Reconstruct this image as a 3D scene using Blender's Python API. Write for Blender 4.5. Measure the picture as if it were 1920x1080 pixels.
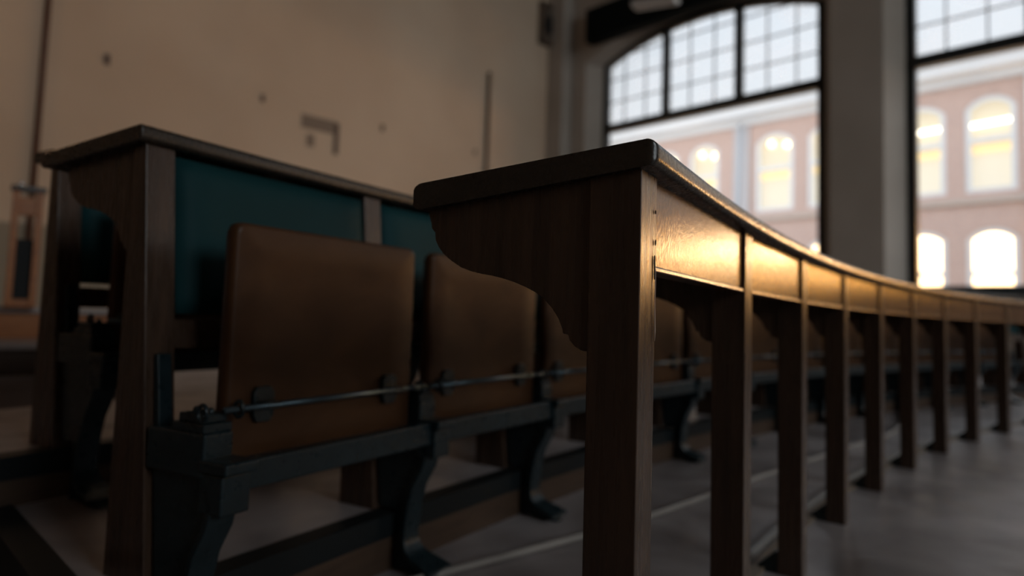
import bpy, bmesh, math, random
from mathutils import Vector, Matrix
random.seed(7)
for o in list(bpy.data.objects): bpy.data.objects.remove(o)
S = bpy.context.scene
COL = S.collection
PI = math.pi

# ------------------------------------------------------------------ camera
EYE = 0.5847
cam_d = bpy.data.cameras.new('camera'); cam = bpy.data.objects.new('camera', cam_d); COL.objects.link(cam)
PITCH, ROLL = 0.0723, -0.0326
F = Vector((0, math.cos(PITCH), math.sin(PITCH))); U0 = Vector((0, -math.sin(PITCH), math.cos(PITCH))); R0 = Vector((1, 0, 0))
cr, sr = math.cos(ROLL), math.sin(ROLL)
RX = cr*R0 - sr*U0; UY = sr*R0 + cr*U0
m = Matrix.Identity(4)
for i in range(3):
    m[i][0] = RX[i]; m[i][1] = UY[i]; m[i][2] = -F[i]
m[2][3] = EYE
cam.matrix_world = m
cam_d.sensor_fit = 'HORIZONTAL'; cam_d.sensor_width = 36
cam_d.lens = 1283.1*36/1920
cam_d.shift_y = (498.2-540)/1920
cam_d.clip_start = 0.02; cam_d.clip_end = 300
cam_d.dof.use_dof = True; cam_d.dof.focus_distance = 0.74; cam_d.dof.aperture_fstop = 2.3
S.camera = cam

# ------------------------------------------------------------------ world, exposure
w = bpy.data.worlds.new('world'); S.world = w; w.use_nodes = True
wn = w.node_tree.nodes; wl = w.node_tree.links
bg = wn['Background']
tc = wn.new('ShaderNodeTexCoord'); sx = wn.new('ShaderNodeSeparateXYZ'); wl.new(tc.outputs['Generated'], sx.inputs[0])
rp = wn.new('ShaderNodeValToRGB'); wl.new(sx.outputs[2], rp.inputs[0])
rp.color_ramp.elements[0].position = 0.0; rp.color_ramp.elements[0].color = (0.95, 0.93, 0.92, 1)
rp.color_ramp.elements[1].position = 0.7; rp.color_ramp.elements[1].color = (0.72, 0.85, 1.0, 1)
wl.new(rp.outputs[0], bg.inputs[0]); bg.inputs[1].default_value = 2.1
S.view_settings.view_transform = 'Standard'
try: S.view_settings.look = 'None'
except Exception: pass
S.view_settings.exposure = 0.0; S.view_settings.gamma = 1.0; S.view_settings.use_curve_mapping = False

# ------------------------------------------------------------------ frames of reference
CX, CY, RR, A0, DA = 9.502, -4.3438, 10.6399, 2.6484, -0.0508      # circle the desk rows follow
def ang(i): return A0 + DA*i
def PT(off, i, z=0.0):
    a = ang(i); return Vector((CX+(RR+off)*math.cos(a), CY+(RR+off)*math.sin(a), z))
WA = Vector((6.51995, 9.27036, 0)); WD = Vector((0.69543, -0.71860, 0)); WN = Vector((0.71860, 0.69543, 0))   # window wall
def WP(u, off, z): return WA + WD*u + WN*off + Vector((0, 0, z))     # off > 0 is outdoors
U_L = -7.81                                                          # left wall
def LP(s, off, z): return WP(U_L+off, -s, z)                         # off > 0 is into the room

# daylight enters through the three tall windows: portals that only guide sampling of the sky
for k, uc in enumerate((-4.48, 1.27, 7.02)):
    ld = bpy.data.lights.new('sky_portal', 'AREA'); ld.shape = 'RECTANGLE'; ld.size = 4.4; ld.size_y = 5.2
    ld.cycles.is_portal = True
    lo = bpy.data.objects.new('sky_portal', ld); COL.objects.link(lo)
    lo.location = WP(uc, 0.12, 3.7)
    lo.rotation_euler = (-WN).to_track_quat('-Z', 'Y').to_euler()

# added soft fill to brighten the beige wall; wall_right has no windows
ld = bpy.data.lights.new('side_fill', 'AREA'); ld.shape = 'RECTANGLE'; ld.size = 11; ld.size_y = 3.6; ld.energy = 275; ld.color = (0.88, 0.96, 1.0); ld.spread = math.radians(85)
lo = bpy.data.objects.new('side_fill', ld); COL.objects.link(lo); lo.location = WP(14.3, -6.0, 5.2)
lo.rotation_euler = (LP(1.5, 0, 1.6)-lo.location).to_track_quat('-Z', 'Y').to_euler()

# ------------------------------------------------------------------ helpers
def tag(o, label=None, cat=None, group=None, kind=None):
    if label: o['label'] = label
    if cat: o['category'] = cat
    if group: o['group'] = group
    if kind: o['kind'] = kind
    return o
def empty(name, loc, label, cat, group=None, rz=0):
    o = bpy.data.objects.new(name, None); COL.objects.link(o); o.location = loc; o.rotation_euler = (0, 0, rz)
    o.empty_display_size = 0.1
    return tag(o, label, cat, group)
def copy_tree(o, parent=None):
    c = o.copy(); COL.objects.link(c); c.parent = parent
    for ch in o.children: copy_tree(ch, c)
    return c
def worldloc(o):
    v = Vector((0, 0, 0))
    while o is not None: v += o.location; o = o.parent
    return v
class MB:
    """collects vertices and faces of one mesh"""
    def __init__(s): s.v = []; s.f = []
    def add(s, vs, fs):
        n = len(s.v); s.v += [Vector(q) for q in vs]; s.f += [[n+i for i in q] for q in fs]; return s
    def box(s, x0, x1, y0, y1, z0, z1, M=None):
        vs = [Vector((x, y, z)) for z in (z0, z1) for y in (y0, y1) for x in (x0, x1)]
        if M: vs = [M(v) for v in vs]
        return s.add(vs, [(0, 2, 3, 1), (4, 5, 7, 6), (0, 1, 5, 4), (2, 6, 7, 3), (0, 4, 6, 2), (1, 3, 7, 5)])
    def loft(s, rings, closed=True, caps=True):
        n = len(rings[0]); vs = [q for r in rings for q in r]; fs = []
        for k in range(len(rings)-1):
            for j in range(n if closed else n-1):
                a = k*n+j; b = k*n+(j+1) % n
                fs.append((a, b, b+n, a+n))
        if caps: fs.append(tuple(reversed(range(n)))); fs.append(tuple((len(rings)-1)*n+j for j in range(n)))
        return s.add(vs, fs)
    def sweep(s, prof, i0, i1, step=0.25):
        """profile of (off, z) swept along the arc from index i0 to i1"""
        n = max(1, int(math.ceil((i1-i0)/step)))
        return s.loft([[PT(o, i0+(i1-i0)*k/n, z) for o, z in prof] for k in range(n+1)])
    def prism(s, prof, M0, M1):
        return s.loft([[M0(a, b) for a, b in prof], [M1(a, b) for a, b in prof]])
    def tube(s, pts, r, seg=10, caps=True):
        pts = [Vector(q) for q in pts]; rings = []
        for k, q in enumerate(pts):
            d = (pts[min(k+1, len(pts)-1)]-pts[max(k-1, 0)]).normalized()
            up = Vector((0, 0, 1)) if abs(d.z) < 0.95 else Vector((1, 0, 0))
            a = d.cross(up).normalized(); b = d.cross(a)
            rad = r[k] if isinstance(r, (list, tuple)) else r
            rings.append([q+(a*math.cos(t)+b*math.sin(t))*rad for t in (2*PI*j/seg for j in range(seg))])
        return s.loft(rings, True, caps)
    def ball(s, c, r, n=12, mm=8):
        c = Vector(c); rings = []
        for k in range(mm+1):
            t = PI*(0.02+0.96*k/mm); rings.append([c+Vector((r*math.sin(t)*math.cos(2*PI*j/n), r*math.sin(t)*math.sin(2*PI*j/n), r*math.cos(t))) for j in range(n)])
        return s.loft(rings)
    def build(s, name, mat, parent=None, bevel=0.0, smooth=False, seg=2, local=False):
        off = Vector((0, 0, 0)) if (parent is None or local) else worldloc(parent)
        me = bpy.data.meshes.new(name); me.from_pydata([tuple(v-off) for v in s.v], [], s.f)
        bm = bmesh.new(); bm.from_mesh(me); bmesh.ops.recalc_face_normals(bm, faces=bm.faces); bm.to_mesh(me); bm.free()
        me.materials.append(mat)
        o = bpy.data.objects.new(name, me); COL.objects.link(o); o.parent = parent
        if smooth:
            for q in me.polygons: q.use_smooth = True
        if bevel:
            b = o.modifiers.new('bevel', 'BEVEL'); b.width = bevel; b.segments = seg; b.limit_method = 'ANGLE'; b.angle_limit = math.radians(40)
            for q in me.polygons: q.use_smooth = True
            b.harden_normals = True
        return o
def roundrect(x0, x1, z0, z1, r, n=5, slope=0.0, rr=None):
    """closed outline; slope drops z with x; rr = own radii for the four corners"""
    rr = rr or (r, r, r, r); out = []
    for (cx, cz, a, q) in ((x1, z1, 0, rr[0]), (x0, z1, 90, rr[1]), (x0, z0, 180, rr[2]), (x1, z0, 270, rr[3])):
        sx_ = -1 if cx == x1 else 1; sz_ = -1 if cz == z1 else 1
        for k in range(n+1):
            t = math.radians(a+90*k/n)
            x = cx+sx_*q+q*math.cos(t); z = cz+sz_*q+q*math.sin(t)
            out.append((x, z-slope*(x-x0)))
    return out
def structure(o): o['kind'] = 'structure'; return o

# ------------------------------------------------------------------ materials
def mat(name, col, rough=0.5, metal=0.0, spec=0.5, col2=None, scale=(8, 8, 8), detail=6, bump=0.0, bscale=None, coat=0.0, coat_r=0.1,
        rough_var=0.0, dist=0.0, lo=0.3, hi=0.7, emit=None):
    mt = bpy.data.materials.new(name); mt.use_nodes = True; nt = mt.node_tree; N = nt.nodes; L = nt.links
    b = N['Principled BSDF']
    b.inputs['Base Color'].default_value = (*col, 1); b.inputs['Roughness'].default_value = rough
    b.inputs['Metallic'].default_value = metal; b.inputs['Specular IOR Level'].default_value = spec
    b.inputs['Coat Weight'].default_value = coat; b.inputs['Coat Roughness'].default_value = coat_r
    t = N.new('ShaderNodeTexCoord')
    def noise(sc, det=detail):
        mp = N.new('ShaderNodeMapping'); mp.inputs['Scale'].default_value = sc; L.new(t.outputs['Object'], mp.inputs[0])
        no = N.new('ShaderNodeTexNoise'); no.inputs['Scale'].default_value = 1; no.inputs['Detail'].default_value = det
        no.inputs['Distortion'].default_value = dist
        L.new(mp.outputs[0], no.inputs[0]); return no
    if col2:
        no = noise(scale); r = N.new('ShaderNodeValToRGB'); r.color_ramp.elements[0].position = lo; r.color_ramp.elements[1].position = hi
        r.color_ramp.elements[0].color = (*col, 1); r.color_ramp.elements[1].color = (*col2, 1)
        L.new(no.outputs[0], r.inputs[0]); L.new(r.outputs[0], b.inputs['Base Color'])
    if rough_var:
        no = noise(tuple(q*0.7 for q in (bscale or scale)), 5); mr = N.new('ShaderNodeMapRange')
        mr.inputs['From Min'].default_value = 0.3; mr.inputs['From Max'].default_value = 0.7
        mr.inputs['To Min'].default_value = rough-rough_var; mr.inputs['To Max'].default_value = rough+rough_var
        L.new(no.outputs[0], mr.inputs['Value']); L.new(mr.outputs[0], b.inputs['Roughness'])
        if coat: L.new(mr.outputs[0], b.inputs['Coat Roughness'])
    if bump:
        no = noise(bscale or scale, 8); bp = N.new('ShaderNodeBump'); bp.inputs['Strength'].default_value = bump; bp.inputs['Distance'].default_value = 0.002
        L.new(no.outputs[0], bp.inputs['Height']); L.new(bp.outputs[0], b.inputs['Normal'])
        if coat: L.new(bp.outputs[0], b.inputs['Coat Normal'])
    if emit:
        b.inputs['Emission Color'].default_value = (*emit[:3], 1); b.inputs['Emission Strength'].default_value = emit[3]
    return mt
M = {}
M['post'] = mat('varnished_wood_upright', (0.038, 0.022, 0.014), 0.28, col2=(0.072, 0.04, 0.025), scale=(60, 60, 4), bump=0.12, bscale=(260, 260, 12), rough_var=0.06)
M['panel'] = mat('varnished_wood_panel', (0.07, 0.028, 0.012), 0.205, col2=(0.15, 0.066, 0.03), scale=(25, 25, 6), bump=0.16, bscale=(260, 260, 150), rough_var=0.05)
M['top'] = mat('dark_desktop_wood', (0.02, 0.016, 0.012), 0.27, col2=(0.036, 0.026, 0.019), scale=(12, 12, 60), bump=0.1, bscale=(260, 260, 260), rough_var=0.08)
M['seat'] = mat('orange_brown_plywood', (0.050, 0.021, 0.009), 0.45, spec=0.2, col2=(0.084, 0.036, 0.015), scale=(5, 5, 9), bump=0.08, bscale=(40, 40, 90), dist=0.6, rough_var=0.06)
M['iron'] = mat('cast_iron', (0.009, 0.019, 0.023), 0.32, metal=0.2, col2=(0.015, 0.029, 0.035), scale=(30, 30, 30), bump=0.4, bscale=(90, 90, 90), rough_var=0.08)
M['steel'] = mat('hinge_rod_steel', (0.12, 0.17, 0.2), 0.3, metal=0.8)
M['pad'] = mat('teal_leatherette', (0.006, 0.034, 0.038), 0.6, spec=0.12, col2=(0.0085, 0.045, 0.05), scale=(4, 4, 4), bump=0.1, bscale=(220, 220, 220))
M['riser'] = mat('brown_step_wood', (0.04, 0.021, 0.012), 0.55, col2=(0.065, 0.036, 0.02), scale=(6, 6, 60), bump=0.2)
M['nosing'] = mat('dark_step_edge', (0.007, 0.010, 0.011), 0.5, spec=0.25)
M['cable'] = mat('pale_cable_cover', (0.32, 0.28, 0.25), 0.45, col2=(0.22, 0.2, 0.18), scale=(6, 6, 6))
M['strip_pale'] = mat('worn_metal_edging', (0.33, 0.31, 0.29), 0.4, metal=0.3)
M['strip_tan'] = mat('tan_wood_strip', (0.22, 0.16, 0.11), 0.5)
M['plaster'] = mat('white_window_wall_plaster', (0.37, 0.315, 0.265), 0.8, col2=(0.44, 0.38, 0.325), scale=(0.9, 0.9, 0.9), bump=0.2, bscale=(30, 30, 30))
M['frame'] = mat('dark_window_frame', (0.016, 0.02, 0.02), 0.45)
M['beam'] = mat('black_steel_beam', (0.004, 0.006, 0.006), 0.8, spec=0.1)
M['conduit'] = mat('red_brown_conduit', (0.09, 0.03, 0.015), 0.5)
M['hook'] = mat('brown_wall_bracket', (0.12, 0.07, 0.05), 0.6)
M['scar'] = mat('faded_mount_brown', (0.26, 0.19, 0.14), 0.8)
M['vent'] = mat('brown_vent_box', (0.13, 0.09, 0.065), 0.7)
M['black'] = mat('black_void', (0.006, 0.006, 0.006), 0.8)
M['whitepaint'] = mat('white_painted_frame', (0.75, 0.75, 0.74), 0.5)
M['cornice'] = mat('white_cornice', (0.66, 0.68, 0.7), 0.6, col2=(0.8, 0.8, 0.8), scale=(0.4, 0.4, 5))
M['roof'] = mat('pale_metal_roof', (0.42, 0.5, 0.55), 0.5, col2=(0.62, 0.66, 0.68), scale=(0.7, 0.7, 0.7))
M['ceiling'] = mat('dim_ceiling_paint', (0.3, 0.28, 0.26), 0.9)
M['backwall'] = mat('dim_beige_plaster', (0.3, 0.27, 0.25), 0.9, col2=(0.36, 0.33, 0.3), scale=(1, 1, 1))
M['ground'] = mat('courtyard_paving', (0.3, 0.28, 0.26), 0.8, col2=(0.4, 0.37, 0.34), scale=(1, 1, 1))
M['oak'] = mat('orange_oak', (0.26, 0.075, 0.01), 0.45, col2=(0.36, 0.12, 0.02), scale=(10, 10, 50))
M['tread'] = mat('worn_grey_tread', (0.3, 0.25, 0.23), 0.5)
M['drip'] = mat('pale_paint_drip', (0.5, 0.36, 0.28), 0.5)
M['chip'] = mat('dark_chipped_wood', (0.01, 0.006, 0.004), 0.7)

def wall_mat():
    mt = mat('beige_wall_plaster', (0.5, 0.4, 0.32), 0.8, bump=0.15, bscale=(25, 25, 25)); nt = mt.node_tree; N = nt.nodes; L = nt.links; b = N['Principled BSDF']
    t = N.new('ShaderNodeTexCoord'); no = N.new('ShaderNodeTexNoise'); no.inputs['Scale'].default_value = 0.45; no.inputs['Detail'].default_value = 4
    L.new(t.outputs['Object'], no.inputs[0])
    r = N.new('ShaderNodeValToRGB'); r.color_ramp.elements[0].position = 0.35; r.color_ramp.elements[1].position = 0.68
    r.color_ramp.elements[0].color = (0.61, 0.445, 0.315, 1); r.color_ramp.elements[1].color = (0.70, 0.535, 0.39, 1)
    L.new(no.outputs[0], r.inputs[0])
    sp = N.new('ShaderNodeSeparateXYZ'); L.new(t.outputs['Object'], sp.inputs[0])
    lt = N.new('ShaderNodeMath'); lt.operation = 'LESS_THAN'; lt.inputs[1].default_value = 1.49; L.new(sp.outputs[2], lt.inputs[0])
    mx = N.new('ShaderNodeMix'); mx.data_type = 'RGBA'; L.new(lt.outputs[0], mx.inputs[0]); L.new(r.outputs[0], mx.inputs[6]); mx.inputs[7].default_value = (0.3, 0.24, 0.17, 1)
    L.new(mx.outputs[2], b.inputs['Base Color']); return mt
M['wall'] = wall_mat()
def floor_mat(name, a, b_, rough):
    mt = mat(name, a, rough, col2=b_, scale=(2.2, 2.2, 2.2), detail=8, bump=0.25, bscale=(7, 7, 7), rough_var=0.12, dist=0.8); return mt
M['floor'] = floor_mat('worn_mauve_floor', (0.16, 0.132, 0.125), (0.42, 0.375, 0.37), 0.4)
def brick_mat():
    mt = mat('courtyard_brick', (0.4, 0.25, 0.2), 0.85); nt = mt.node_tree; N = nt.nodes; L = nt.links; b = N['Principled BSDF']
    t = N.new('ShaderNodeTexCoord'); sp = N.new('ShaderNodeSeparateXYZ'); L.new(t.outputs['Object'], sp.inputs[0])
    # run along the facade
    d = N.new('ShaderNodeVectorMath'); d.operation = 'DOT_PRODUCT'; d.inputs[1].default_value = tuple(WD); L.new(t.outputs['Object'], d.inputs[0])
    cb = N.new('ShaderNodeCombineXYZ'); L.new(d.outputs['Value'], cb.inputs[0]); L.new(sp.outputs[2], cb.inputs[1])
    br = N.new('ShaderNodeTexBrick'); br.inputs['Scale'].default_value = 4.5
    br.inputs['Color1'].default_value = (0.6, 0.405, 0.33, 1); br.inputs['Color2'].default_value = (0.52, 0.34, 0.28, 1); br.inputs['Mortar'].default_value = (0.55, 0.5, 0.46, 1)
    L.new(cb.outputs[0], br.inputs[0]); L.new(br.outputs[0], b.inputs['Base Color']); return mt
M['brick'] = brick_mat()
def glass_mat(name, tint, haze=0.0):
    mt = bpy.data.materials.new(name); mt.use_nodes = True; nt = mt.node_tree; N = nt.nodes; L = nt.links
    for q in list(N):
        if q.type == 'BSDF_PRINCIPLED': N.remove(q)
    out = [q for q in N if q.type == 'OUTPUT_MATERIAL'][0]
    tr = N.new('ShaderNodeBsdfTransparent'); tr.inputs[0].default_value = (*tint, 1)
    gl = N.new('ShaderNodeBsdfGlossy'); gl.inputs['Roughness'].default_value = 0.02
    lw = N.new('ShaderNodeFresnel'); lw.inputs[0].default_value = 1.45
    mx = N.new('ShaderNodeMixShader'); L.new(lw.outputs[0], mx.inputs[0]); L.new(tr.outputs[0], mx.inputs[1]); L.new(gl.outputs[0], mx.inputs[2])
    last = mx
    if haze:
        tl = N.new('ShaderNodeBsdfTranslucent'); tl.inputs[0].default_value = (0.8, 0.85, 0.88, 1)
        t = N.new('ShaderNodeTexCoord'); no = N.new('ShaderNodeTexNoise'); no.inputs['Scale'].default_value = 1.3; no.inputs['Detail'].default_value = 3; L.new(t.outputs['Object'], no.inputs[0])
        mr = N.new('ShaderNodeMapRange'); mr.inputs['From Min'].default_value = 0.35; mr.inputs['From Max'].default_value = 0.65
        mr.inputs['To Min'].default_value = haze*0.4; mr.inputs['To Max'].default_value = haze*1.3; L.new(no.outputs[0], mr.inputs['Value'])
        m2 = N.new('ShaderNodeMixShader'); L.new(mr.outputs[0], m2.inputs[0]); L.new(mx.outputs[0], m2.inputs[1]); L.new(tl.outputs[0], m2.inputs[2]); last = m2
    L.new(last.outputs[0], out.inputs[0]); return mt
M['glass'] = glass_mat('clear_window_glass', (0.97, 0.98, 0.98))
M['glass_upper'] = glass_mat('old_upper_glass', (0.47, 0.48, 0.485), 0.16)
def lit_mat(name, c_top, c_bot, z0, z1, strength):
    """a lit room seen behind a window: warm, with a band of blind"""
    mt = bpy.data.materials.new(name); mt.use_nodes = True; nt = mt.node_tree; N = nt.nodes; L = nt.links
    b = N['Principled BSDF']; b.inputs['Base Color'].default_value = (0.3, 0.25, 0.18, 1); b.inputs['Roughness'].default_value = 0.9
    t = N.new('ShaderNodeTexCoord'); sp = N.new('ShaderNodeSeparateXYZ'); L.new(t.outputs['Object'], sp.inputs[0])
    mr = N.new('ShaderNodeMapRange'); mr.inputs['From Min'].default_value = z0; mr.inputs['From Max'].default_value = z1; L.new(sp.outputs[2], mr.inputs['Value'])
    no = N.new('ShaderNodeTexNoise'); no.inputs['Scale'].default_value = 1.1; L.new(t.outputs['Object'], no.inputs[0])
    ad = N.new('ShaderNodeMath'); ad.operation = 'MULTIPLY_ADD'; ad.inputs[1].default_value = 0.35; L.new(no.outputs[0], ad.inputs[0]); L.new(mr.outputs[0], ad.inputs[2])
    sb = N.new('ShaderNodeMath'); sb.operation = 'SUBTRACT'; sb.inputs[1].default_value = 0.17; L.new(ad.outputs[0], sb.inputs[0])
    r = N.new('ShaderNodeValToRGB'); e = r.color_ramp.elements
    e[0].position = 0.05; e[0].color = (*c_bot, 1); e[1].position = 0.95; e[1].color = (*c_top, 1)
    q = e.new(0.45); q.color = tuple((a+b_)/2*1.1 for a, b_ in zip(c_top, c_bot))+(1,)
    L.new(sb.outputs[0], r.inputs[0]); L.new(r.outputs[0], b.inputs['Emission Color']); b.inputs['Emission Strength'].default_value = strength
    return mt
M['lit_upper'] = lit_mat('lit_upper_room', (0.84, 0.76, 0.58), (0.88, 0.84, 0.74), 4.5, 7.4, 0.82)
M['lit_gold'] = lit_mat('golden_lit_room', (1.0, 0.42, 0.04), (1.0, 0.38, 0.03), 0.6, 3.6, 13.0)
M['lit_hot'] = lit_mat('brightest_lit_room', (1.0, 0.5, 0.13), (1.0, 0.45, 0.1), 0.6, 3.6, 7.0)
M['lit_lower'] = lit_mat('lit_lower_room', (1.0, 0.72, 0.42), (1.0, 0.55, 0.2), 0.6, 3.6, 5.0)
M['lamp_globe'] = mat('warm_lamp_globe', (1, 0.9, 0.7), 0.4, emit=(1.0, 0.72, 0.36, 6))
M['tube_lamp'] = mat('white_tube_lamp', (1, 1, 0.9), 0.4, emit=(1.0, 0.9, 0.7, 4))
M['blind'] = mat('cream_blind', (0.8, 0.62, 0.3), 0.7, emit=(0.95, 0.72, 0.42, 0.7))

# ------------------------------------------------------------------ room shell
ROOM_U1, ROOM_S1, ROOM_H = 14.5, 16.0, 8.3
REV, SPL = 0.35, 0.2            # window reveal depth and splay
def quadbox(P, u0, u1, o0, o1, z0, z1):
    return MB().box(u0, u1, o0, o1, z0, z1, lambda v: P(v.x, v.y, v.z))
structure(quadbox(WP, U_L-0.3, ROOM_U1+0.3, -ROOM_S1-0.3, 0.4, -0.2, 0.0).build('floor', M['floor']))
structure(quadbox(WP, U_L-0.3, ROOM_U1+0.3, -ROOM_S1-0.3, 0.4, ROOM_H, ROOM_H+0.2).build('ceiling', M['ceiling']))
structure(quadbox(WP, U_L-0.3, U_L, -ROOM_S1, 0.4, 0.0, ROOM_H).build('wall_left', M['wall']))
structure(quadbox(WP, ROOM_U1, ROOM_U1+0.3, -ROOM_S1, 0.4, 0.0, ROOM_H).build('wall_right', M['backwall']))
structure(quadbox(WP, U_L, ROOM_U1, -ROOM_S1-0.3, -ROOM_S1, 0.0, ROOM_H).build('wall_back', M['backwall']))
WIN = [(-6.78, -2.2), (-1.03, 3.55), (4.72, 9.3)]
Z_SILL, Z_SPR, Z_APEX = 1.1, 5.9, 6.42
NA = 20
def arch(u0, u1, zs, za, n=NA):
    w2 = (u1-u0)/2; h = za-zs; Rr = (w2*w2+h*h)/(2*h); c = (u0+u1)/2; t0 = math.asin(w2/Rr)
    return [(c+Rr*math.sin(-t0+2*t0*k/n), za-Rr+Rr*math.cos(-t0+2*t0*k/n)) for k in range(n+1)]
wm = MB()
def face_with_holes(o, grow):
    e = U_L
    for (a, b) in WIN:
        a2, b2 = a-grow, b+grow
        wm.add([WP(e, o, 0), WP(a2, o, 0), WP(a2, o, ROOM_H), WP(e, o, ROOM_H)], [(0, 1, 2, 3)])
        wm.add([WP(a2, o, 0), WP(b2, o, 0), WP(b2, o, Z_SILL), WP(a2, o, Z_SILL)], [(0, 1, 2, 3)])
        pts = arch(a2, b2, Z_SPR, Z_APEX+grow*0.7)
        for k in range(NA):
            (p, q), (r, s) = pts[k], pts[k+1]
            wm.add([WP(p, o, q), WP(r, o, s), WP(r, o, ROOM_H), WP(p, o, ROOM_H)], [(0, 1, 2, 3)])
        e = b2
    wm.add([WP(e, o, 0), WP(ROOM_U1, o, 0), WP(ROOM_U1, o, ROOM_H), WP(e, o, ROOM_H)], [(0, 1, 2, 3)])
face_with_holes(-REV, SPL); face_with_holes(0.25, 0.0)
for (a, b) in WIN:
    def outline(g): return [(a-g, Z_SILL)]+arch(a-g, b+g, Z_SPR, Z_APEX+g*0.7)+[(b+g, Z_SILL)]
    ro = [[WP(u, o, z) for u, z in outline(g)] for o, g in ((-REV, SPL), (0.0, 0.0), (0.25, 0.0))]
    wm.loft(ro, True, False)
structure(wm.build('wall_window', M['plaster']))
# corner pilaster
structure(quadbox(WP, U_L, -7.36, -REV-0.3, -REV, 0, ROOM_H).build('wall_pilaster', M['plaster'], bevel=0.02))
structure(quadbox(WP, -6.76, ROOM_U1, -0.65, -0.40, 6.21, 6.9).build('wall_beam', M['beam']))

def window(k, a, b):
    root = bpy.data.objects.new('window_%d' % k, None); COL.objects.link(root); root.location = WP((a+b)/2, 0.06, Z_SILL); structure(root)
    fw = 0.13; t0, t1 = 0.0, 0.12
    # outer frame follows the arch
    outer = [(a, Z_SILL)]+arch(a, b, Z_SPR, Z_APEX)+[(b, Z_SILL)]
    inner = [(a+fw, Z_SILL+0.1)]+arch(a+fw, b-fw, Z_SPR-0.02, Z_APEX-fw)+[(b-fw, Z_SILL+0.1)]
    fr = MB(); n = len(outer)
    for j in range(n):
        p0, p1, q0, q1 = outer[j], outer[(j+1) % n], inner[j], inner[(j+1) % n]
        fr.loft([[WP(p0[0], t0, p0[1]), WP(p0[0], t1, p0[1]), WP(q0[0], t1, q0[1]), WP(q0[0], t0, q0[1])],
                 [WP(p1[0], t0, p1[1]), WP(p1[0], t1, p1[1]), WP(q1[0], t1, q1[1]), WP(q1[0], t0, q1[1])]])
    fr.build('frame', M['frame'], root)
    quadbox(WP, a+0.1, b-0.1, -0.04, 0.13, 4.44, 4.61).build('transom_bar', M['frame'], root, bevel=0.01)
    w3 = (b-a)/3
    am = arch(a, b, Z_SPR, Z_APEX, 200)
    def ztop(u): return min(am, key=lambda q: abs(q[0]-u))[1]
    for u in (a+w3, a+2*w3):
        quadbox(WP, u-0.07, u+0.07, -0.02, 0.11, 4.6, ztop(u)-0.06).build('mullion', M['frame'], root, bevel=0.008)
    mu = MB()
    for c in range(3):
        for j in (1, 2):
            u = a+w3*c+w3*j/3+0.01
            mu.box(u-0.009, u+0.009, 0.045, 0.075, 4.6, ztop(u)-0.08, lambda v: WP(v.x, v.y, v.z))
    for z in (5.08, 5.56, 6.04):
        us = [q[0] for q in am if q[1] > z+0.1]
        if us: mu.box(max(a+0.1, us[0]), min(b-0.1, us[-1]), 0.045, 0.075, z-0.009, z+0.009, lambda v: WP(v.x, v.y, v.z))
    mu.build('muntin_grid', M['frame'], root)
    g = MB(); pts = [(a+0.1, 4.55)]+arch(a+0.1, b-0.1, Z_SPR-0.02, Z_APEX-0.1)+[(b-0.1, 4.55)]
    g.add([WP(u, 0.06, z) for u, z in pts], [tuple(range(len(pts)))]); g.build('upper_pane', M['glass_upper'], root)
    g = MB(); g.add([WP(a+0.1, 0.06, Z_SILL+0.08), WP(b-0.1, 0.06, Z_SILL+0.08), WP(b-0.1, 0.06, 4.5), WP(a+0.1, 0.06, 4.5)], [(0, 1, 2, 3)]); g.build('pane', M['glass'], root)
    quadbox(WP, a-0.15, b+0.15, -REV-0.08, 0.0, Z_SILL-0.05, Z_SILL+0.0).build('sill', M['frame'], root, bevel=0.01)
for k, (a, b) in enumerate(WIN): window(k+1, a, b)

# ------------------------------------------------------------------ stepped floor of the seating
END = 13.0
def platform(name, off, z0, z1, i0, i1, depth=0.9, riser=True, skew=0.0):
    pf = [(off, z0-0.001), (off, z1), (off+depth, z1), (off+depth, z0-0.001)]
    n = 54; mb = MB()
    mb.loft([[PT(o, i0+skew*(o-off)+(i1-i0-skew*(o-off))*k/n, z) for o, z in pf] for k in range(n+1)])
    s = mb.build(name, M['floor']); structure(s)
    if skew:
        e = MB(); A_, B_ = (off-0.02, i0), (off+depth, i0+skew*depth)
        e.loft([[PT(o, i-0.05, z0+0.002), PT(o, i-0.05, z1+0.006), PT(o, i+0.05, z1+0.006), PT(o, i+0.05, z1-0.02)] for o, i in (A_, B_)])
        structure(e.build('trim_end_edge', M['nosing']))
    if riser:
        structure(MB().sweep([(off-0.014, z0), (off-0.014, z1-0.05), (off-0.001, z1-0.05), (off-0.001, z0)], i0, i1).build('trim_riser', M['riser']))
        structure(MB().sweep([(off-0.018, z1-0.05), (off-0.018, z1+0.002), (off+0.03, z1+0.004), (off+0.03, z1), (off-0.001, z1-0.05)], i0, i1).build('trim_step_edge', M['nosing']))
P2, P3, P4 = 0.125, 0.235, 0.34
platform('floor_platform', 0.80, 0.0, P2, -0.10, END, 0.72, True, 0.5)
platform('floor_platform', 1.50, 0.0, P3, -0.7, END, 0.75)

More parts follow.
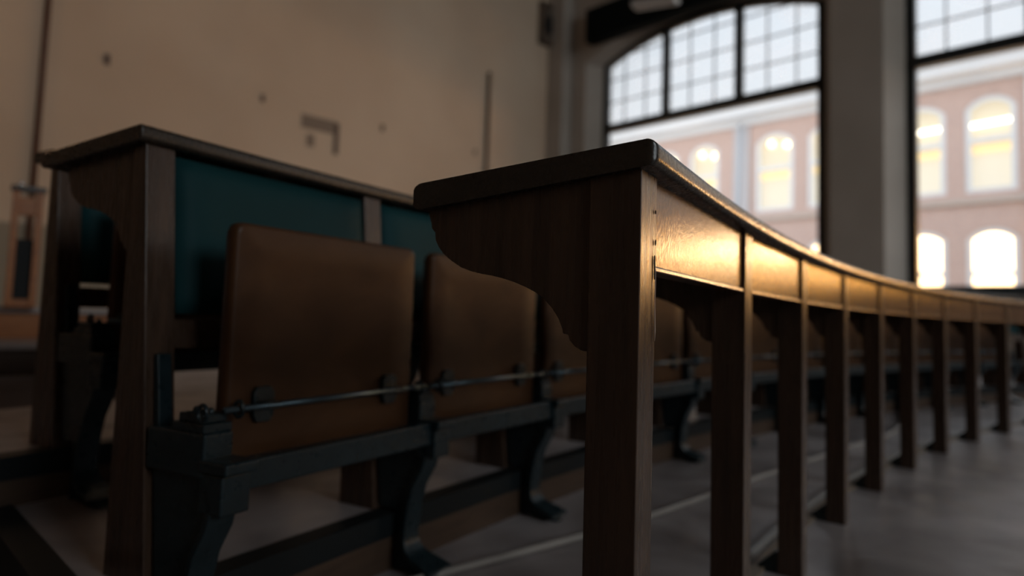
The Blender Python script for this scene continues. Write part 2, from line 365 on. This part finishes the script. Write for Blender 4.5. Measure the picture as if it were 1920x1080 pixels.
# floor strips and cable
structure(MB().sweep([(0.128, 0), (0.128, 0.014), (0.142, 0.014), (0.142, 0)], -0.5, 12).build('trim_edging', M['strip_pale']))
structure(MB().sweep([(0.085, 0), (0.085, 0.008), (0.114, 0.008), (0.114, 0)], -0.5, 12).build('trim_edging', M['strip_tan']))
pts = [(-0.5, 1.25), (-0.1, 1.59), (0.22, 1.86), (0.45, 2.08), (0.68, 2.32), (0.91, 2.57), (1.42, 3.09), (1.8, 3.47), (2.04, 3.71), (2.22, 3.95), (2.41, 4.23), (2.6, 4.58), (2.81, 4.91), (3.1, 5.2)]
c = MB().tube([(x, y, 0.0105) for x, y in pts], 0.0095, 8).build('floor_cable', M['cable'], smooth=True)
tag(c, 'pale cable on the floor between the front desk posts and the middle row seats', 'cable')

# ------------------------------------------------------------------ front desk row (nearest, in focus)
PW = 0.0556/(RR*abs(DA))           # post width as index
S1 = 0.105                         # slope of the writing surface
def bracket(mb, i, prof, thick=0.03, inset=0.003):
    d0 = inset/(RR*abs(DA)); d1 = (inset+thick)/(RR*abs(DA))
    mb.prism(prof, lambda o, z: PT(o, i+d0, z), lambda o, z: PT(o, i+d1, z))
BR1 = [(0.056, 0.737), (0.262, 0.7145), (0.266, 0.703), (0.262, 0.692), (0.261, 0.686), (0.256, 0.681), (0.255, 0.672), (0.250, 0.663), (0.243, 0.655), (0.232, 0.647), (0.218, 0.639), (0.203, 0.634),
       (0.188, 0.631), (0.175, 0.629), (0.161, 0.626), (0.147, 0.622), (0.133, 0.617), (0.12, 0.611), (0.109, 0.604), (0.099, 0.594), (0.091, 0.583), (0.086, 0.572), (0.085, 0.567), (0.079, 0.566), (0.077, 0.560), (0.071, 0.554), (0.064, 0.550), (0.056, 0.549)]
d1 = empty('lecture_desk', PT(0.03, 0.05, 0), 'long curved front desk of dark wood with glossy gold-lit panels, its sharp near end foremost', 'desk')
prof = roundrect(-0.018, 0.284, 0.740, 0.768, 0, 6, 0.0, (0.0138, 0.010, 0.010, 0.0138))
prof = [(o, z-S1*max(0, o)) for o, z in prof]
prof = [(o, z - (0.004 if (o > 0.2 and z < 0.725) else 0)) for o, z in prof]
dt = MB(); rings = []; RC = 0.011; per = RR*abs(DA)
for dd in [RC*(1-math.cos(math.radians(q))) for q in (0, 15, 30, 45, 60, 75, 90)]:
    ins = RC-math.sqrt(max(0, RC*RC-(RC-dd)**2))
    rings.append([PT(min(max(o, -0.018+ins), 0.284-0.3*ins), -0.016+dd/per, z) for o, z in prof])
nn = 65
rings += [[PT(o, -0.016+RC/per+(END+0.016-RC/per)*k/nn, z) for o, z in prof] for k in range(1, nn+1)]
dt.loft(rings).build('desktop', M['top'], d1, bevel=0.003)
N1 = 14
for i in range(N1):
    lg = MB()
    a_, b_ = i, i+PW
    pr = [(0, 0), (0.054, 0), (0.057, 0.7365), (0, 0.7405)]
    lg.prism(pr, lambda o, z: PT(o, a_, z), lambda o, z: PT(o, b_, z))
    leg = lg.build('leg', M['post'], d1, bevel=0.0015)
    bk = MB(); bracket(bk, i, BR1); bk.build('bracket', M['post'], d1, bevel=0.001)
    ft = MB().prism([(0.055, 0), (0.105, 0), (0.10, 0.012), (0.06, 0.05), (0.055, 0.05)], lambda o, z: PT(o, a_+0.01, z), lambda o, z: PT(o, b_-0.01, z))
    ft.build('foot_bracket', M['iron'], d1)
    if i == 0:
        Tn = PT(0, 1)-PT(0, 0); Tn.normalize(); E = (PT(1, 0)-PT(0, 0)).normalized()
        base = PT(0, 0)
        def onf(x, z): return base+Tn*x-E*0.0008+Vector((0, 0, z))
        dp = MB().tube([onf(0.0480, 0.640), onf(0.0483, 0.625), onf(0.0478, 0.605), onf(0.0482, 0.585), onf(0.0490, 0.572), onf(0.0484, 0.562)], [0.0004, 0.0006, 0.0005, 0.0008, 0.0010, 0.0005], 6)
        dp.build('paint_drip', M['drip'], leg, smooth=True)
        for (x, z, r, h) in ((0.047, 0.646, 0.0016, 0.008), (0.0475, 0.634, 0.0012, 0.006), (0.049, 0.668, 0.0009, 0.003), (0.0475, 0.701, 0.0008, 0.002)):
            ch = MB().prism([(x-r, z), (x, z-h), (x+r, z-h*0.3), (x+r*0.7, z+h*0.7), (x-r*0.3, z+h)], lambda a, b: base+Tn*a-E*0.0006+Vector((0, 0, b)), lambda a, b: base+Tn*a+E*0.0006+Vector((0, 0, b)))
            ch.build('chipped_mark', M['chip'], leg)
    if i < N1-1 and i+1 <= END:
        pn = MB().sweep([(0.006, 0.643), (0.006, 0.7395), (0.028, 0.738), (0.028, 0.643)], b_, i+1, 2.0)
        pn.build('front_panel', M['panel'], d1)
        MB().sweep([(0.0015, 0.6365), (0.002, 0.6435), (0.028, 0.6435), (0.028, 0.6365)], b_, i+1, 2.0).build('panel_ledge', M['panel'], d1, bevel=0.002)

# ------------------------------------------------------------------ desk rows with seats folded in front of them
def back_desk(name, label, OFF, ZF, ZT, i0, sp, n, bench=False):
    """OFF: front of the uprights at the top; ZF floor level; ZT top of the desktop"""
    K = 1.0/((RR+OFF)*abs(DA)); w = 0.056*K
    root = empty(name, PT(OFF, i0+w/2, ZF), label, 'bench' if bench else 'desk')
    i1 = i0+sp*n
    pr = roundrect(OFF-0.012, OFF+0.30, ZT-0.030, ZT, 0, 6, 0.0, (0.0145, 0.009, 0.009, 0.0145))
    pr = [(o, z-0.09*(o-OFF)) for o, z in pr]
    if bench: pr = roundrect(OFF-0.012, OFF+0.085, ZT-0.030, ZT, 0.0145, 6)
    MB().sweep(pr, i0-0.03, i1, 0.25).build('cap_rail' if bench else 'desktop', M['top'], root, bevel=0.003)
    zt = ZT-0.030
    bprof = [(OFF+o-0.022, zt-0.737+z+0.0) for o, z in BR1]
    for k in range(n+1):
        a_, b_ = i0+sp*k, i0+sp*k+w
        if k == n: b_ = i1; a_ = i1-w
        h = zt-ZF
        lg = MB().prism([(OFF-0.075, ZF), (OFF+0.035, ZF), (OFF+0.034, zt-0.003), (OFF, zt)], lambda o, z: PT(o, a_, z), lambda o, z: PT(o, b_, z))
        lg.build('leg', M['post'], root, bevel=0.002)
        if bench: h_ = 0
        bk = MB(); bench or bk.prism(bprof, lambda o, z: PT(o, a_+0.008, z), lambda o, z: PT(o, a_+0.06, z))
        if not bench: bk.build('bracket', M['post'], root, bevel=0.001)
        if k < n:
            # padded backrest between the uprights
            e0, e1 = b_+0.008, i0+sp*(k+1)-0.006
            cell = []
            zb, zt2 = ZT-0.325, ZT-0.040
            nx, nz = 14, 10; vs = []; fs = []
            for jz in range(nz+1):
                for jx in range(nx+1):
                    fx, fz = jx/nx, jz/nz
                    ex = min(fx, 1-fx)*nx; ez = min(fz, 1-fz)*nz
                    bul = 0.012*(1-max(0, 1-ex/1.2)**2.0)*(1-max(0, 1-ez/1.2)**2.0)
                    z = zb+(zt2-zb)*fz; o = OFF+0.006-0.035*(1-fz)-bul
                    vs.append(PT(o, e0+(e1-e0)*fx, z))
            for jz in range(nz):
                for jx in range(nx):
                    q = jz*(nx+1)+jx; fs.append((q, q+1, q+nx+2, q+nx+1))
            m_ = len(vs)
            pad = MB().add(vs, fs)
            # closed back
            bk4 = [PT(OFF+0.022-0.035, e0, zb), PT(OFF+0.022-0.035, e1, zb), PT(OFF+0.022, e1, zt2), PT(OFF+0.022, e0, zt2)]
            edge = [jx for jx in range(nx+1)]+[jz*(nx+1)+nx for jz in range(1, nz+1)]+[nz*(nx+1)+jx for jx in range(nx-1, -1, -1)]+[jz*(nx+1) for jz in range(nz-1, 0, -1)]
            pad.v += bk4; pad.f.append([m_, m_+3, m_+2, m_+1])
            c0, c1_, c2, c3 = 0, nx, nx+nz, nx+nz+nx
            L_ = len(edge)
            for (s0, s1, bA, bB) in ((c0, c1_, m_, m_+1), (c1_, c2, m_+1, m_+2), (c2, c3, m_+2, m_+3), (c3, L_, m_+3, m_)):
                pad.f.append([edge[j % L_] for j in range(s0, s1+1)][::-1]+[bA, bB])
            pad.build('backrest_pad', M['pad'], root, smooth=True)
            MB().sweep([(OFF-0.035, ZT-0.385), (OFF-0.028, ZT-0.335), (OFF-0.008, ZT-0.335), (OFF-0.012, ZT-0.385)], b_, i0+sp*(k+1), 0.3).build('rail', M['post'], root)
    return root
R2_I, R2_SP, R2_N = 0.1, 0.95, 13
R3_I, R3_SP, R3_N = 0.43, 0.90, 12
back_desk('lecture_desk', 'curved dark wooden desk of the middle row with teal padded backrests behind the folded seats', 0.911, P2, 0.893, R2_I, R2_SP, R2_N)
back_desk('lecture_bench', 'curved dark wooden bench back behind the middle desk, only its rounded end showing', 1.575, P3, 0.955, R3_I, R3_SP, R3_N, True)

# cast iron pedestal: local x along the row, y outward, z up; y = 0 is the front of the desk uprights at the top
def make_pedestal():
    root = empty('iron_pedestal', (0, 0, 0), 'x', 'seat support')
    pr = [(-0.054, 0.380), (-0.196, 0.386), (-0.200, 0.380), (-0.198, 0.345), (-0.196, 0.318), (-0.203, 0.300), (-0.215, 0.275), (-0.205, 0.240), (-0.180, 0.195), (-0.168, 0.150), (-0.162, 0.110), (-0.160, 0.075),
          (-0.168, 0.050), (-0.190, 0.034), (-0.225, 0.024), (-0.252, 0.014), (-0.255, 0.0), (-0.20, 0.0), (-0.155, 0.006), (-0.131, 0.0), (-0.131, 0.131), (-0.081, 0.134), (-0.062, 0.30)]
    def pris(h, p=pr, x=0.0): return MB().prism(p, lambda a, b: Vector((x-h, a, b)), lambda a, b: Vector((x+h, a, b)))
    b = pris(0.016); b.build('body', M['iron'], root, bevel=0.004, local=True)
    # raised rim along the front edge and the wide head
    rim = MB()
    fr = pr[5:16]
    rings = []
    for j, (y, z) in enumerate(fr):
        p_, q_ = fr[max(0, j-1)], fr[min(len(fr)-1, j+1)]
        d = Vector((0, q_[0]-p_[0], q_[1]-p_[1])).normalized(); nrm = Vector((0, d.z, -d.y))
        c_ = Vector((0, y, z)); hw = 0.026 if j < 7 else 0.026+0.004*(j-6)
        rings.append([c_+Vector((-hw, 0, 0))-nrm*0.004, c_+Vector((hw, 0, 0))-nrm*0.004, c_+Vector((hw, 0, 0))+nrm*0.008, c_+Vector((-hw, 0, 0))+nrm*0.008])
    rim.loft(rings); rim.build('rim', M['iron'], root, bevel=0.002, local=True)
    hd = MB(); hd.box(-0.028, 0.028, -0.200, -0.0575, 0.315, 0.384); hd.build('head', M['iron'], root, bevel=0.005, local=True)
    cp = MB(); cp.box(-0.027, 0.027, -0.196, -0.120, 0.384, 0.398); cp.box(-0.022, 0.022, -0.188, -0.128, 0.398, 0.412)
    cp.ball((0.0, -0.175, 0.414), 0.007, 8, 5); cp.ball((0.0, -0.142, 0.414), 0.007, 8, 5)
    cp.build('bearing_cap', M['iron'], root, bevel=0.002, local=True)
    ar = MB(); ar.box(-0.030, 0.034, -0.256, -0.19, 0.325, 0.345); ar.box(-0.026, 0.030, -0.244, -0.19, 0.262, 0.326); ar.build('beam_socket', M['iron'], root, bevel=0.005, local=True)
    st = MB(); st.prism([(-0.066, 0.38), (-0.0515, 0.38), (-0.0385, 0.50), (-0.05, 0.50)], lambda a, b: Vector((-0.013, a, b)), lambda a, b: Vector((0.013, a, b))); st.build('strap', M['iron'], root, bevel=0.002, local=True)
    for sx_ in (-1, 1):
        ey = MB(); c_ = Vector((sx_*0.034, -0.200, 0.417))
        ey.tube([c_+Vector((0, 0.010*math.cos(t), 0.013*math.sin(t))) for t in (2*PI*j/14 for j in range(15))], 0.0035, 8, False)
        ey.build('rod_eye', M['iron'], root, smooth=True, local=True)
    return root
def make_seat(width, rad):
    root = empty('folding_seat', (0, 0, 0), 'x', 'seat')
    h = width/2; out = roundrect(-h, h, 0.300, 0.728, 0.0, 10, 0.0, (rad, rad, 0.02, 0.02))
    def yo(z, x): return -0.172+0.012*math.sin((z-0.30)/0.43*PI)-0.006*(abs(x)/h)**2
    n = len(out); cx_, cz_ = 0.0, 0.51
    def ring(sc, dy): return [Vector(((x-cx_)*sc+cx_, yo((z-cz_)*sc+cz_, (x-cx_)*sc)+dy, (z-cz_)*sc+cz_)) for x, z in out]
    mb = MB(); mb.loft([ring(0.05, 0), ring(0.35, 0), ring(0.7, 0), ring(0.965, 0), ring(0.99, 0.003), ring(1.0, 0.009), ring(1.0, 0.024), ring(0.985, 0.031), ring(0.6, 0.032), ring(0.05, 0.032)])
    mb.build('seat_board', M['seat'], root, smooth=True, local=True)
    L2 = h+0.022
    MB().tube([(-L2, -0.200, 0.417), (L2, -0.200, 0.417)], 0.0055, 10).build('hinge_rod', M['steel'], root, smooth=True, local=True)
    for x in (-h+0.075, h-0.075):
        pl = MB(); oc = [(x-0.022, 0.397), (x-0.022, 0.437), (x-0.014, 0.447), (x+0.014, 0.447), (x+0.022, 0.437), (x+0.022, 0.397), (x+0.014, 0.386), (x-0.014, 0.386)]
        pl.prism(oc, lambda a, b: Vector((a, -0.160, b)), lambda a, b: Vector((a, -0.1795, b)))
        pl.box(x-0.016, x+0.016, -0.205, -0.179, 0.411, 0.423)
        pl.build('hinge_plate', M['iron'], root, bevel=0.002, local=True)
    bm_ = MB(); bm_.box(-h-0.018, h+0.016, -0.236, -0.205, 0.292, 0.340); bm_.build('support_beam', M['iron'], root, bevel=0.004, local=True)
    return root
ORD = ['first', 'second', 'third', 'fourth', 'fifth', 'sixth', 'seventh', 'eighth', 'ninth', 'tenth', 'eleventh', 'twelfth', 'thirteenth', 'fourteenth']
ped0 = make_pedestal(); first_ped = [True]
SW = 0.487
seatA = make_seat(SW, 0.018); seatB = make_seat(SW, 0.085)
usedA = [True]; usedB = [True]
def place(src, flag, off, i, z, label, group):
    if flag[0]: o = src; flag[0] = False
    else: o = copy_tree(src)
    a = ang(i); o.location = PT(off, i, z); o.rotation_euler = (0, 0, a-PI/2)
    tag(o, label, None, group); return o
def seat_row(off, zfloor, i0, sp, n, row, kindrow):
    K = 1.0/((RR+off)*abs(DA)); c0 = i0+0.028*K
    for k in range(n+1):
        place(ped0, first_ped, off, c0+sp*k, zfloor,
              'cast iron seat pedestal, %s from the near end of the %s' % (ORD[k], row), 'iron pedestals of the '+kindrow)
    for k in range(n):
        rr = (usedA, seatA) if k < 3 else (usedB, seatB)
        ex = ' square-cornered' if k < 3 else ' round-cornered'
        place(rr[1], rr[0], off, c0+sp*(k+0.5), zfloor,
              'folded%s brown plywood seat, %s from the near end of the %s' % (ex, ORD[k], row), 'folded seats of the '+kindrow)
seat_row(0.911, 0.0, R2_I, R2_SP, 12, 'middle row', 'middle row')
seat_row(1.575, P2, R3_I, R3_SP, 10, 'rear row', 'rear row')

# ------------------------------------------------------------------ left edge: wooden steps and open end frame
def px_dir(x, y):
    return F+RX*((x-960)/1283.1)-UY*((y-498.2)/1283.1)
def boxstep(name, x, y, wx, wy, z0, z1, rz, label, mk):
    root = empty(name, (x, y, z0), label, 'step', 'wooden aisle steps', rz)
    MB().box(-wx, wx, -wy, wy, 0, z1-z0-0.03).build('riser', M[mk], root, local=True)
    MB().box(-wx-0.02, wx+0.02, -wy-0.03, wy+0.02, z1-z0-0.03, z1-z0).build('tread', M['tread'], root, bevel=0.006, local=True)
    return root
rz = 0.625
boxstep('aisle_step', -2.39, 3.31, 0.42, 0.21, P3, 0.385, rz, 'lower wooden aisle step at the left picture edge, grey tread over brown riser', 'riser')
boxstep('aisle_step', -2.63, 3.65, 0.42, 0.21, P3, 0.545, rz, 'upper wooden aisle step with orange riser, under the open wooden end frame', 'oak')
structure(quadbox(lambda u, o, z: Vector((-2.75+u*math.cos(rz)-o*math.sin(rz), 3.85+u*math.sin(rz)+o*math.cos(rz), z)), -1.3, 0.55, -0.95, 1.2, 0, P3).build('floor_landing', M['floor']))
ef = empty('bench_end', (-2.44, 3.43, 0.545), 'open orange wooden end frame standing on the upper step, silver bolt on its cap', 'bench end', None, rz)
for (x0, x1) in ((-0.075, -0.045), (0.025, 0.055)):
    MB().box(x0, x1, -0.03, 0.03, 0, 0.58).build('upright', M['oak'], ef, bevel=0.003, local=True)
MB().box(-0.047, 0.027, -0.022, 0.022, 0.46, 0.55).build('top_rail', M['oak'], ef, bevel=0.003, local=True)
MB().box(-0.047, 0.027, -0.022, 0.022, 0.0, 0.04).build('bottom_rail', M['oak'], ef, bevel=0.003, local=True)
MB().box(-0.046, 0.026, 0.0, 0.02, 0.04, 0.34).build('inner_board', M['black'], ef, local=True)
MB().box(-0.085, 0.065, -0.045, 0.045, 0.58, 0.605).build('cap', M['top'], ef, bevel=0.006, local=True)
MB().ball((-0.045, -0.03, 0.612), 0.014, 10, 6).build('bolt', mat('silver_bolt', (0.8, 0.8, 0.8), 0.25, metal=0.9), ef, smooth=True, local=True)

# ------------------------------------------------------------------ things on the left wall
def wall_pipe(s, z0, z1, r, label):
    o = MB().tube([LP(s, r+0.004, z0), LP(s, r+0.004, z1)], r, 10).build('conduit', M['conduit'], smooth=True); return tag(o, label, 'pipe', 'conduits on the beige wall')
wall_pipe(9.62, 0.0, 7.6, 0.035, 'thin red brown conduit climbing the beige wall at the far left')
wall_pipe(2.34, 1.4, 5.36, 0.035, 'short red brown conduit on the beige wall, ending below the vent box')
for s, z, sc, lb in ((8.94, 3.72, 1.0, 'farthest left, beside the tall conduit'), (6.86, 3.72, 0.85, 'to the left of the faded rectangular mount'), (4.73, 3.73, 0.85, 'to the right of the faded rectangular mount'), (2.62, 3.71, 0.8, 'close beside the short conduit')):
    hk = empty('wall_peg', LP(s, 0.0, z-0.06*sc), 'small brown peg on the beige wall, '+lb, 'wall peg', 'pegs in a line on the beige wall')
    MB().box(s-0.035*sc, s+0.035*sc, 0.0, 0.012, z-0.07*sc, z+0.07*sc, lambda v: LP(v.x, v.y, v.z)).build('plate', M['hook'], hk, bevel=0.004)
    MB().tube([LP(s, 0.01, z), LP(s, 0.05, z), LP(s, 0.06, z+0.02)], 0.011*sc, 8).build('pin', M['hook'], hk, smooth=True)
pm = empty('wall_mount', LP(5.9, 0.0, 3.1), 'faded brown rectangular mount with side leg on the beige wall', 'wall mount')
MB().box(5.62, 6.22, 0.0, 0.008, 3.42, 3.64, lambda v: LP(v.x, v.y, v.z)).build('plate', M['scar'], pm)
MB().box(5.56, 5.64, 0.0, 0.02, 3.1, 3.62, lambda v: LP(v.x, v.y, v.z)).build('side_leg', M['hook'], pm, bevel=0.003)
MB().box(5.98, 6.12, 0.0, 0.006, 3.14, 3.34, lambda v: LP(v.x, v.y, v.z)).build('patch', M['scar'], pm)
vb = empty('vent_box', LP(0.65, 0.0, 6.4), 'square brown vent box with dark round opening, high in the corner beside the window', 'vent')
vm = MB()
for (a_, b_, c_, d_) in ((0.98, 0.90, 6.38, 7.3), (0.40, 0.32, 6.38, 7.3), (0.98, 0.32, 6.38, 6.5), (0.98, 0.32, 7.2, 7.3)):
    vm.box(a_, b_, 0, 0.13, c_, d_, lambda v: LP(v.x, v.y, v.z))
vm.box(0.9, 0.4, 0, 0.05, 6.5, 7.2, lambda v: LP(v.x, v.y, v.z))
vm.build('box_frame', M['vent'], vb)
MB().tube([LP(0.65, 0.04, 6.85), LP(0.65, 0.11, 6.85)], 0.2, 20).build('round_opening', M['black'], vb)
# ceiling lamp whose end shows in front of the beam
cl = empty('ceiling_light', WP(-4.5, -1.45, 5.95), 'white lamp end hanging below the ceiling in front of the dark beam', 'ceiling light')
MB().prism([(-1.6, 6.0), (-1.5, 5.93), (-1.38, 5.93), (-1.3, 6.0), (-1.36, 6.07), (-1.54, 6.07)], lambda o, z: WP(-4.95, o, z+0.14), lambda o, z: WP(-4.1, o, z)).build('housing', M['whitepaint'], cl, bevel=0.01)
for q in (-4.9, -4.4):
    MB().tube([WP(q, -1.45, 6.06), WP(q, -1.45, ROOM_H)], 0.01, 6).build('hanger', M['beam'], cl)
pl_ = empty('pendant_lamp', WP(-6.3, -12.6, 4.3), 'round warm pendant lamp over the left aisle', 'pendant lamp')
MB().ball(WP(-6.3, -12.6, 4.3), 0.16, 14, 10).build('globe', mat('warm_globe', (1, 0.8, 0.5), 0.4, emit=(1.0, 0.6, 0.32, 19)), pl_, smooth=True)
MB().tube([WP(-6.3, -12.6, 4.48), WP(-6.3, -12.6, ROOM_H)], 0.008, 6).build('cord', M['beam'], pl_)

# ------------------------------------------------------------------ building across the courtyard
BO = 12.0
structure(quadbox(WP, -45, 45, 0.25, 60, -0.7, -0.5).build('ground', M['ground']))
bl = empty('brick_building', WP(0, BO, -0.5), 'pale red brick building across the courtyard with arched white windows, lit warm inside', 'building')
bays = [-18.47+4.57*k for k in range(11)]
wins = []
for b0 in bays:
    for (a_, b_) in ((0.0, 1.38), (1.87, 3.12)):
        wins.append((b0+a_, b0+b_))
rows = [(0.6, 3.2, 3.52, 'lit_lower'), (4.55, 7.0, 7.35, 'lit_upper')]
bw = MB(); e = -30.0
def cellfaces(o):
    e = -30.0
    for (a_, b_) in wins:
        bw.add([WP(e, o, -0.5), WP(a_, o, -0.5), WP(a_, o, 8.0), WP(e, o, 8.0)], [(0, 1, 2, 3)])
        zb = -0.5
        for (z0, zs, za, _) in rows:
            bw.add([WP(a_, o, zb), WP(b_, o, zb), WP(b_, o, z0), WP(a_, o, z0)], [(0, 1, 2, 3)])
            pts = arch(a_, b_, zs, za, 8); nxt = (z0+za)/2+2
            zt_ = 4.0 if za < 4 else 8.0
            for k in range(8):
                (p, q), (r, s) = pts[k], pts[k+1]
                bw.add([WP(p, o, q), WP(r, o, s), WP(r, o, zt_), WP(p, o, zt_)], [(0, 1, 2, 3)])
            zb = zt_
        e = b_
    bw.add([WP(e, o, -0.5), WP(35, o, -0.5), WP(35, o, 8.0), WP(e, o, 8.0)], [(0, 1, 2, 3)])
cellfaces(BO)
for (a_, b_) in wins:
    for (z0, zs, za, _) in rows:
        ol = [(a_, z0)]+arch(a_, b_, zs, za, 8)+[(b_, z0)]
        bw.loft([[WP(u, BO, z) for u, z in ol], [WP(u, BO+0.3, z) for u, z in ol]], True, False)
bw.build('wall', M['brick'], bl)
quadbox(WP, -30, 35, BO-0.10, BO, 4.22, 4.36).build('string_course', mat('sandstone_band', (0.5, 0.42, 0.36), 0.7), bl)
MB().prism([(BO, 7.75), (BO-0.12, 7.78), (BO-0.2, 7.95), (BO-0.45, 8.05), (BO-0.5, 8.35), (BO-0.6, 8.4), (BO-0.6, 8.6), (BO+0.2, 8.6), (BO+0.2, 7.75)], lambda o, z: WP(-30, o, z), lambda o, z: WP(35, o, z)).build('cornice', M['cornice'], bl)
MB().prism([(BO-0.1, 8.6), (BO+4, 9.9), (BO+8, 8.6)], lambda o, z: WP(-30, o, z), lambda o, z: WP(35, o, z)).build('roof', M['roof'], bl)
for wi, (a_, b_) in enumerate(wins):
    for ri, (z0, zs, za, mk) in enumerate(rows):
        fm = MB(); fwid = 0.14; o0, o1 = BO+0.03, BO+0.12
        ol = [(a_, z0)]+arch(a_, b_, zs, za, 8)+[(b_, z0)]
        il = [(a_+fwid, z0+0.12)]+arch(a_+fwid, b_-fwid, zs-0.02, za-fwid, 8)+[(b_-fwid, z0+0.12)]
        for j in range(len(ol)):
            j2 = (j+1) % len(ol)
            fm.loft([[WP(ol[j][0], o0, ol[j][1]), WP(ol[j][0], o1, ol[j][1]), WP(il[j][0], o1, il[j][1]), WP(il[j][0], o0, il[j][1])],
                     [WP(ol[j2][0], o0, ol[j2][1]), WP(ol[j2][0], o1, ol[j2][1]), WP(il[j2][0], o1, il[j2][1]), WP(il[j2][0], o0, il[j2][1])]])
        zm = z0+(zs-z0)*0.62
        fm.box(a_+0.08, b_-0.08, o0-0.01, o1, zm-0.07, zm+0.07, lambda v: WP(v.x, v.y, v.z))
        fr_ = fm.build('window', M['whitepaint'], bl)
        g = MB(); g.add([WP(u, BO+0.26, z) for u, z in ol], [tuple(range(len(ol)))]); 
        if ri == 0 and 4.0 < b_ < 14: mk = 'lit_gold'
        if ri == 0 and 1.0 < b_ < 3.5: mk = 'lit_hot' if b_ < 2 else 'lit_gold'
        g.build('pane', M[mk], fr_)
        if mk == 'lit_hot':
            MB().ball(WP(a_+0.30, BO+0.02, 2.95), 0.27, 16, 10).build('lamp', mat('bright_globe_lamp', (1, 0.9, 0.7), 0.4, emit=(1.0, 0.68, 0.38, 115)), fr_, smooth=True)
        if ri == 1:
            h_ = random.uniform(0.3, 0.55)
            quadbox(WP, a_+0.12, b_-0.12, BO+0.16, BO+0.18, zm-0.35, zm-0.08).build('blind', M['blind'], fr_)
            if a_ < -5.2:
                for q in (0.38, 0.78):
                    MB().ball(WP(a_+(b_-a_)*q, BO+0.16, 6.98-0.1*(q > 0.5)), 0.11, 10, 6).build('lamp', M['lamp_globe'], fr_, smooth=True)
            else:
                MB().tube([WP(a_+0.12, BO+0.16, 6.55), WP(b_-0.12, BO+0.16, 6.6)], 0.06, 8).build('lamp', M['tube_lamp'], fr_)
dp = MB().tube([WP(-1.35, BO-0.1, -0.5), WP(-1.35, BO-0.1, 7.9)], 0.06, 8); dp.build('downpipe', M['whitepaint'], bl, smooth=True)
quadbox(WP, -10.15, -9.55, BO-0.08, BO, -0.5, 7.75).build('pilaster', mat('pale_grey_pilaster', (0.5, 0.47, 0.47), 0.7), bl)
dp = MB().tube([WP(-10.2, BO-0.1, -0.5), WP(-9.85, BO-0.1, 7.9)], 0.09, 8); dp.build('downpipe', mat('grey_pipe', (0.45, 0.46, 0.48), 0.5), bl, smooth=True)
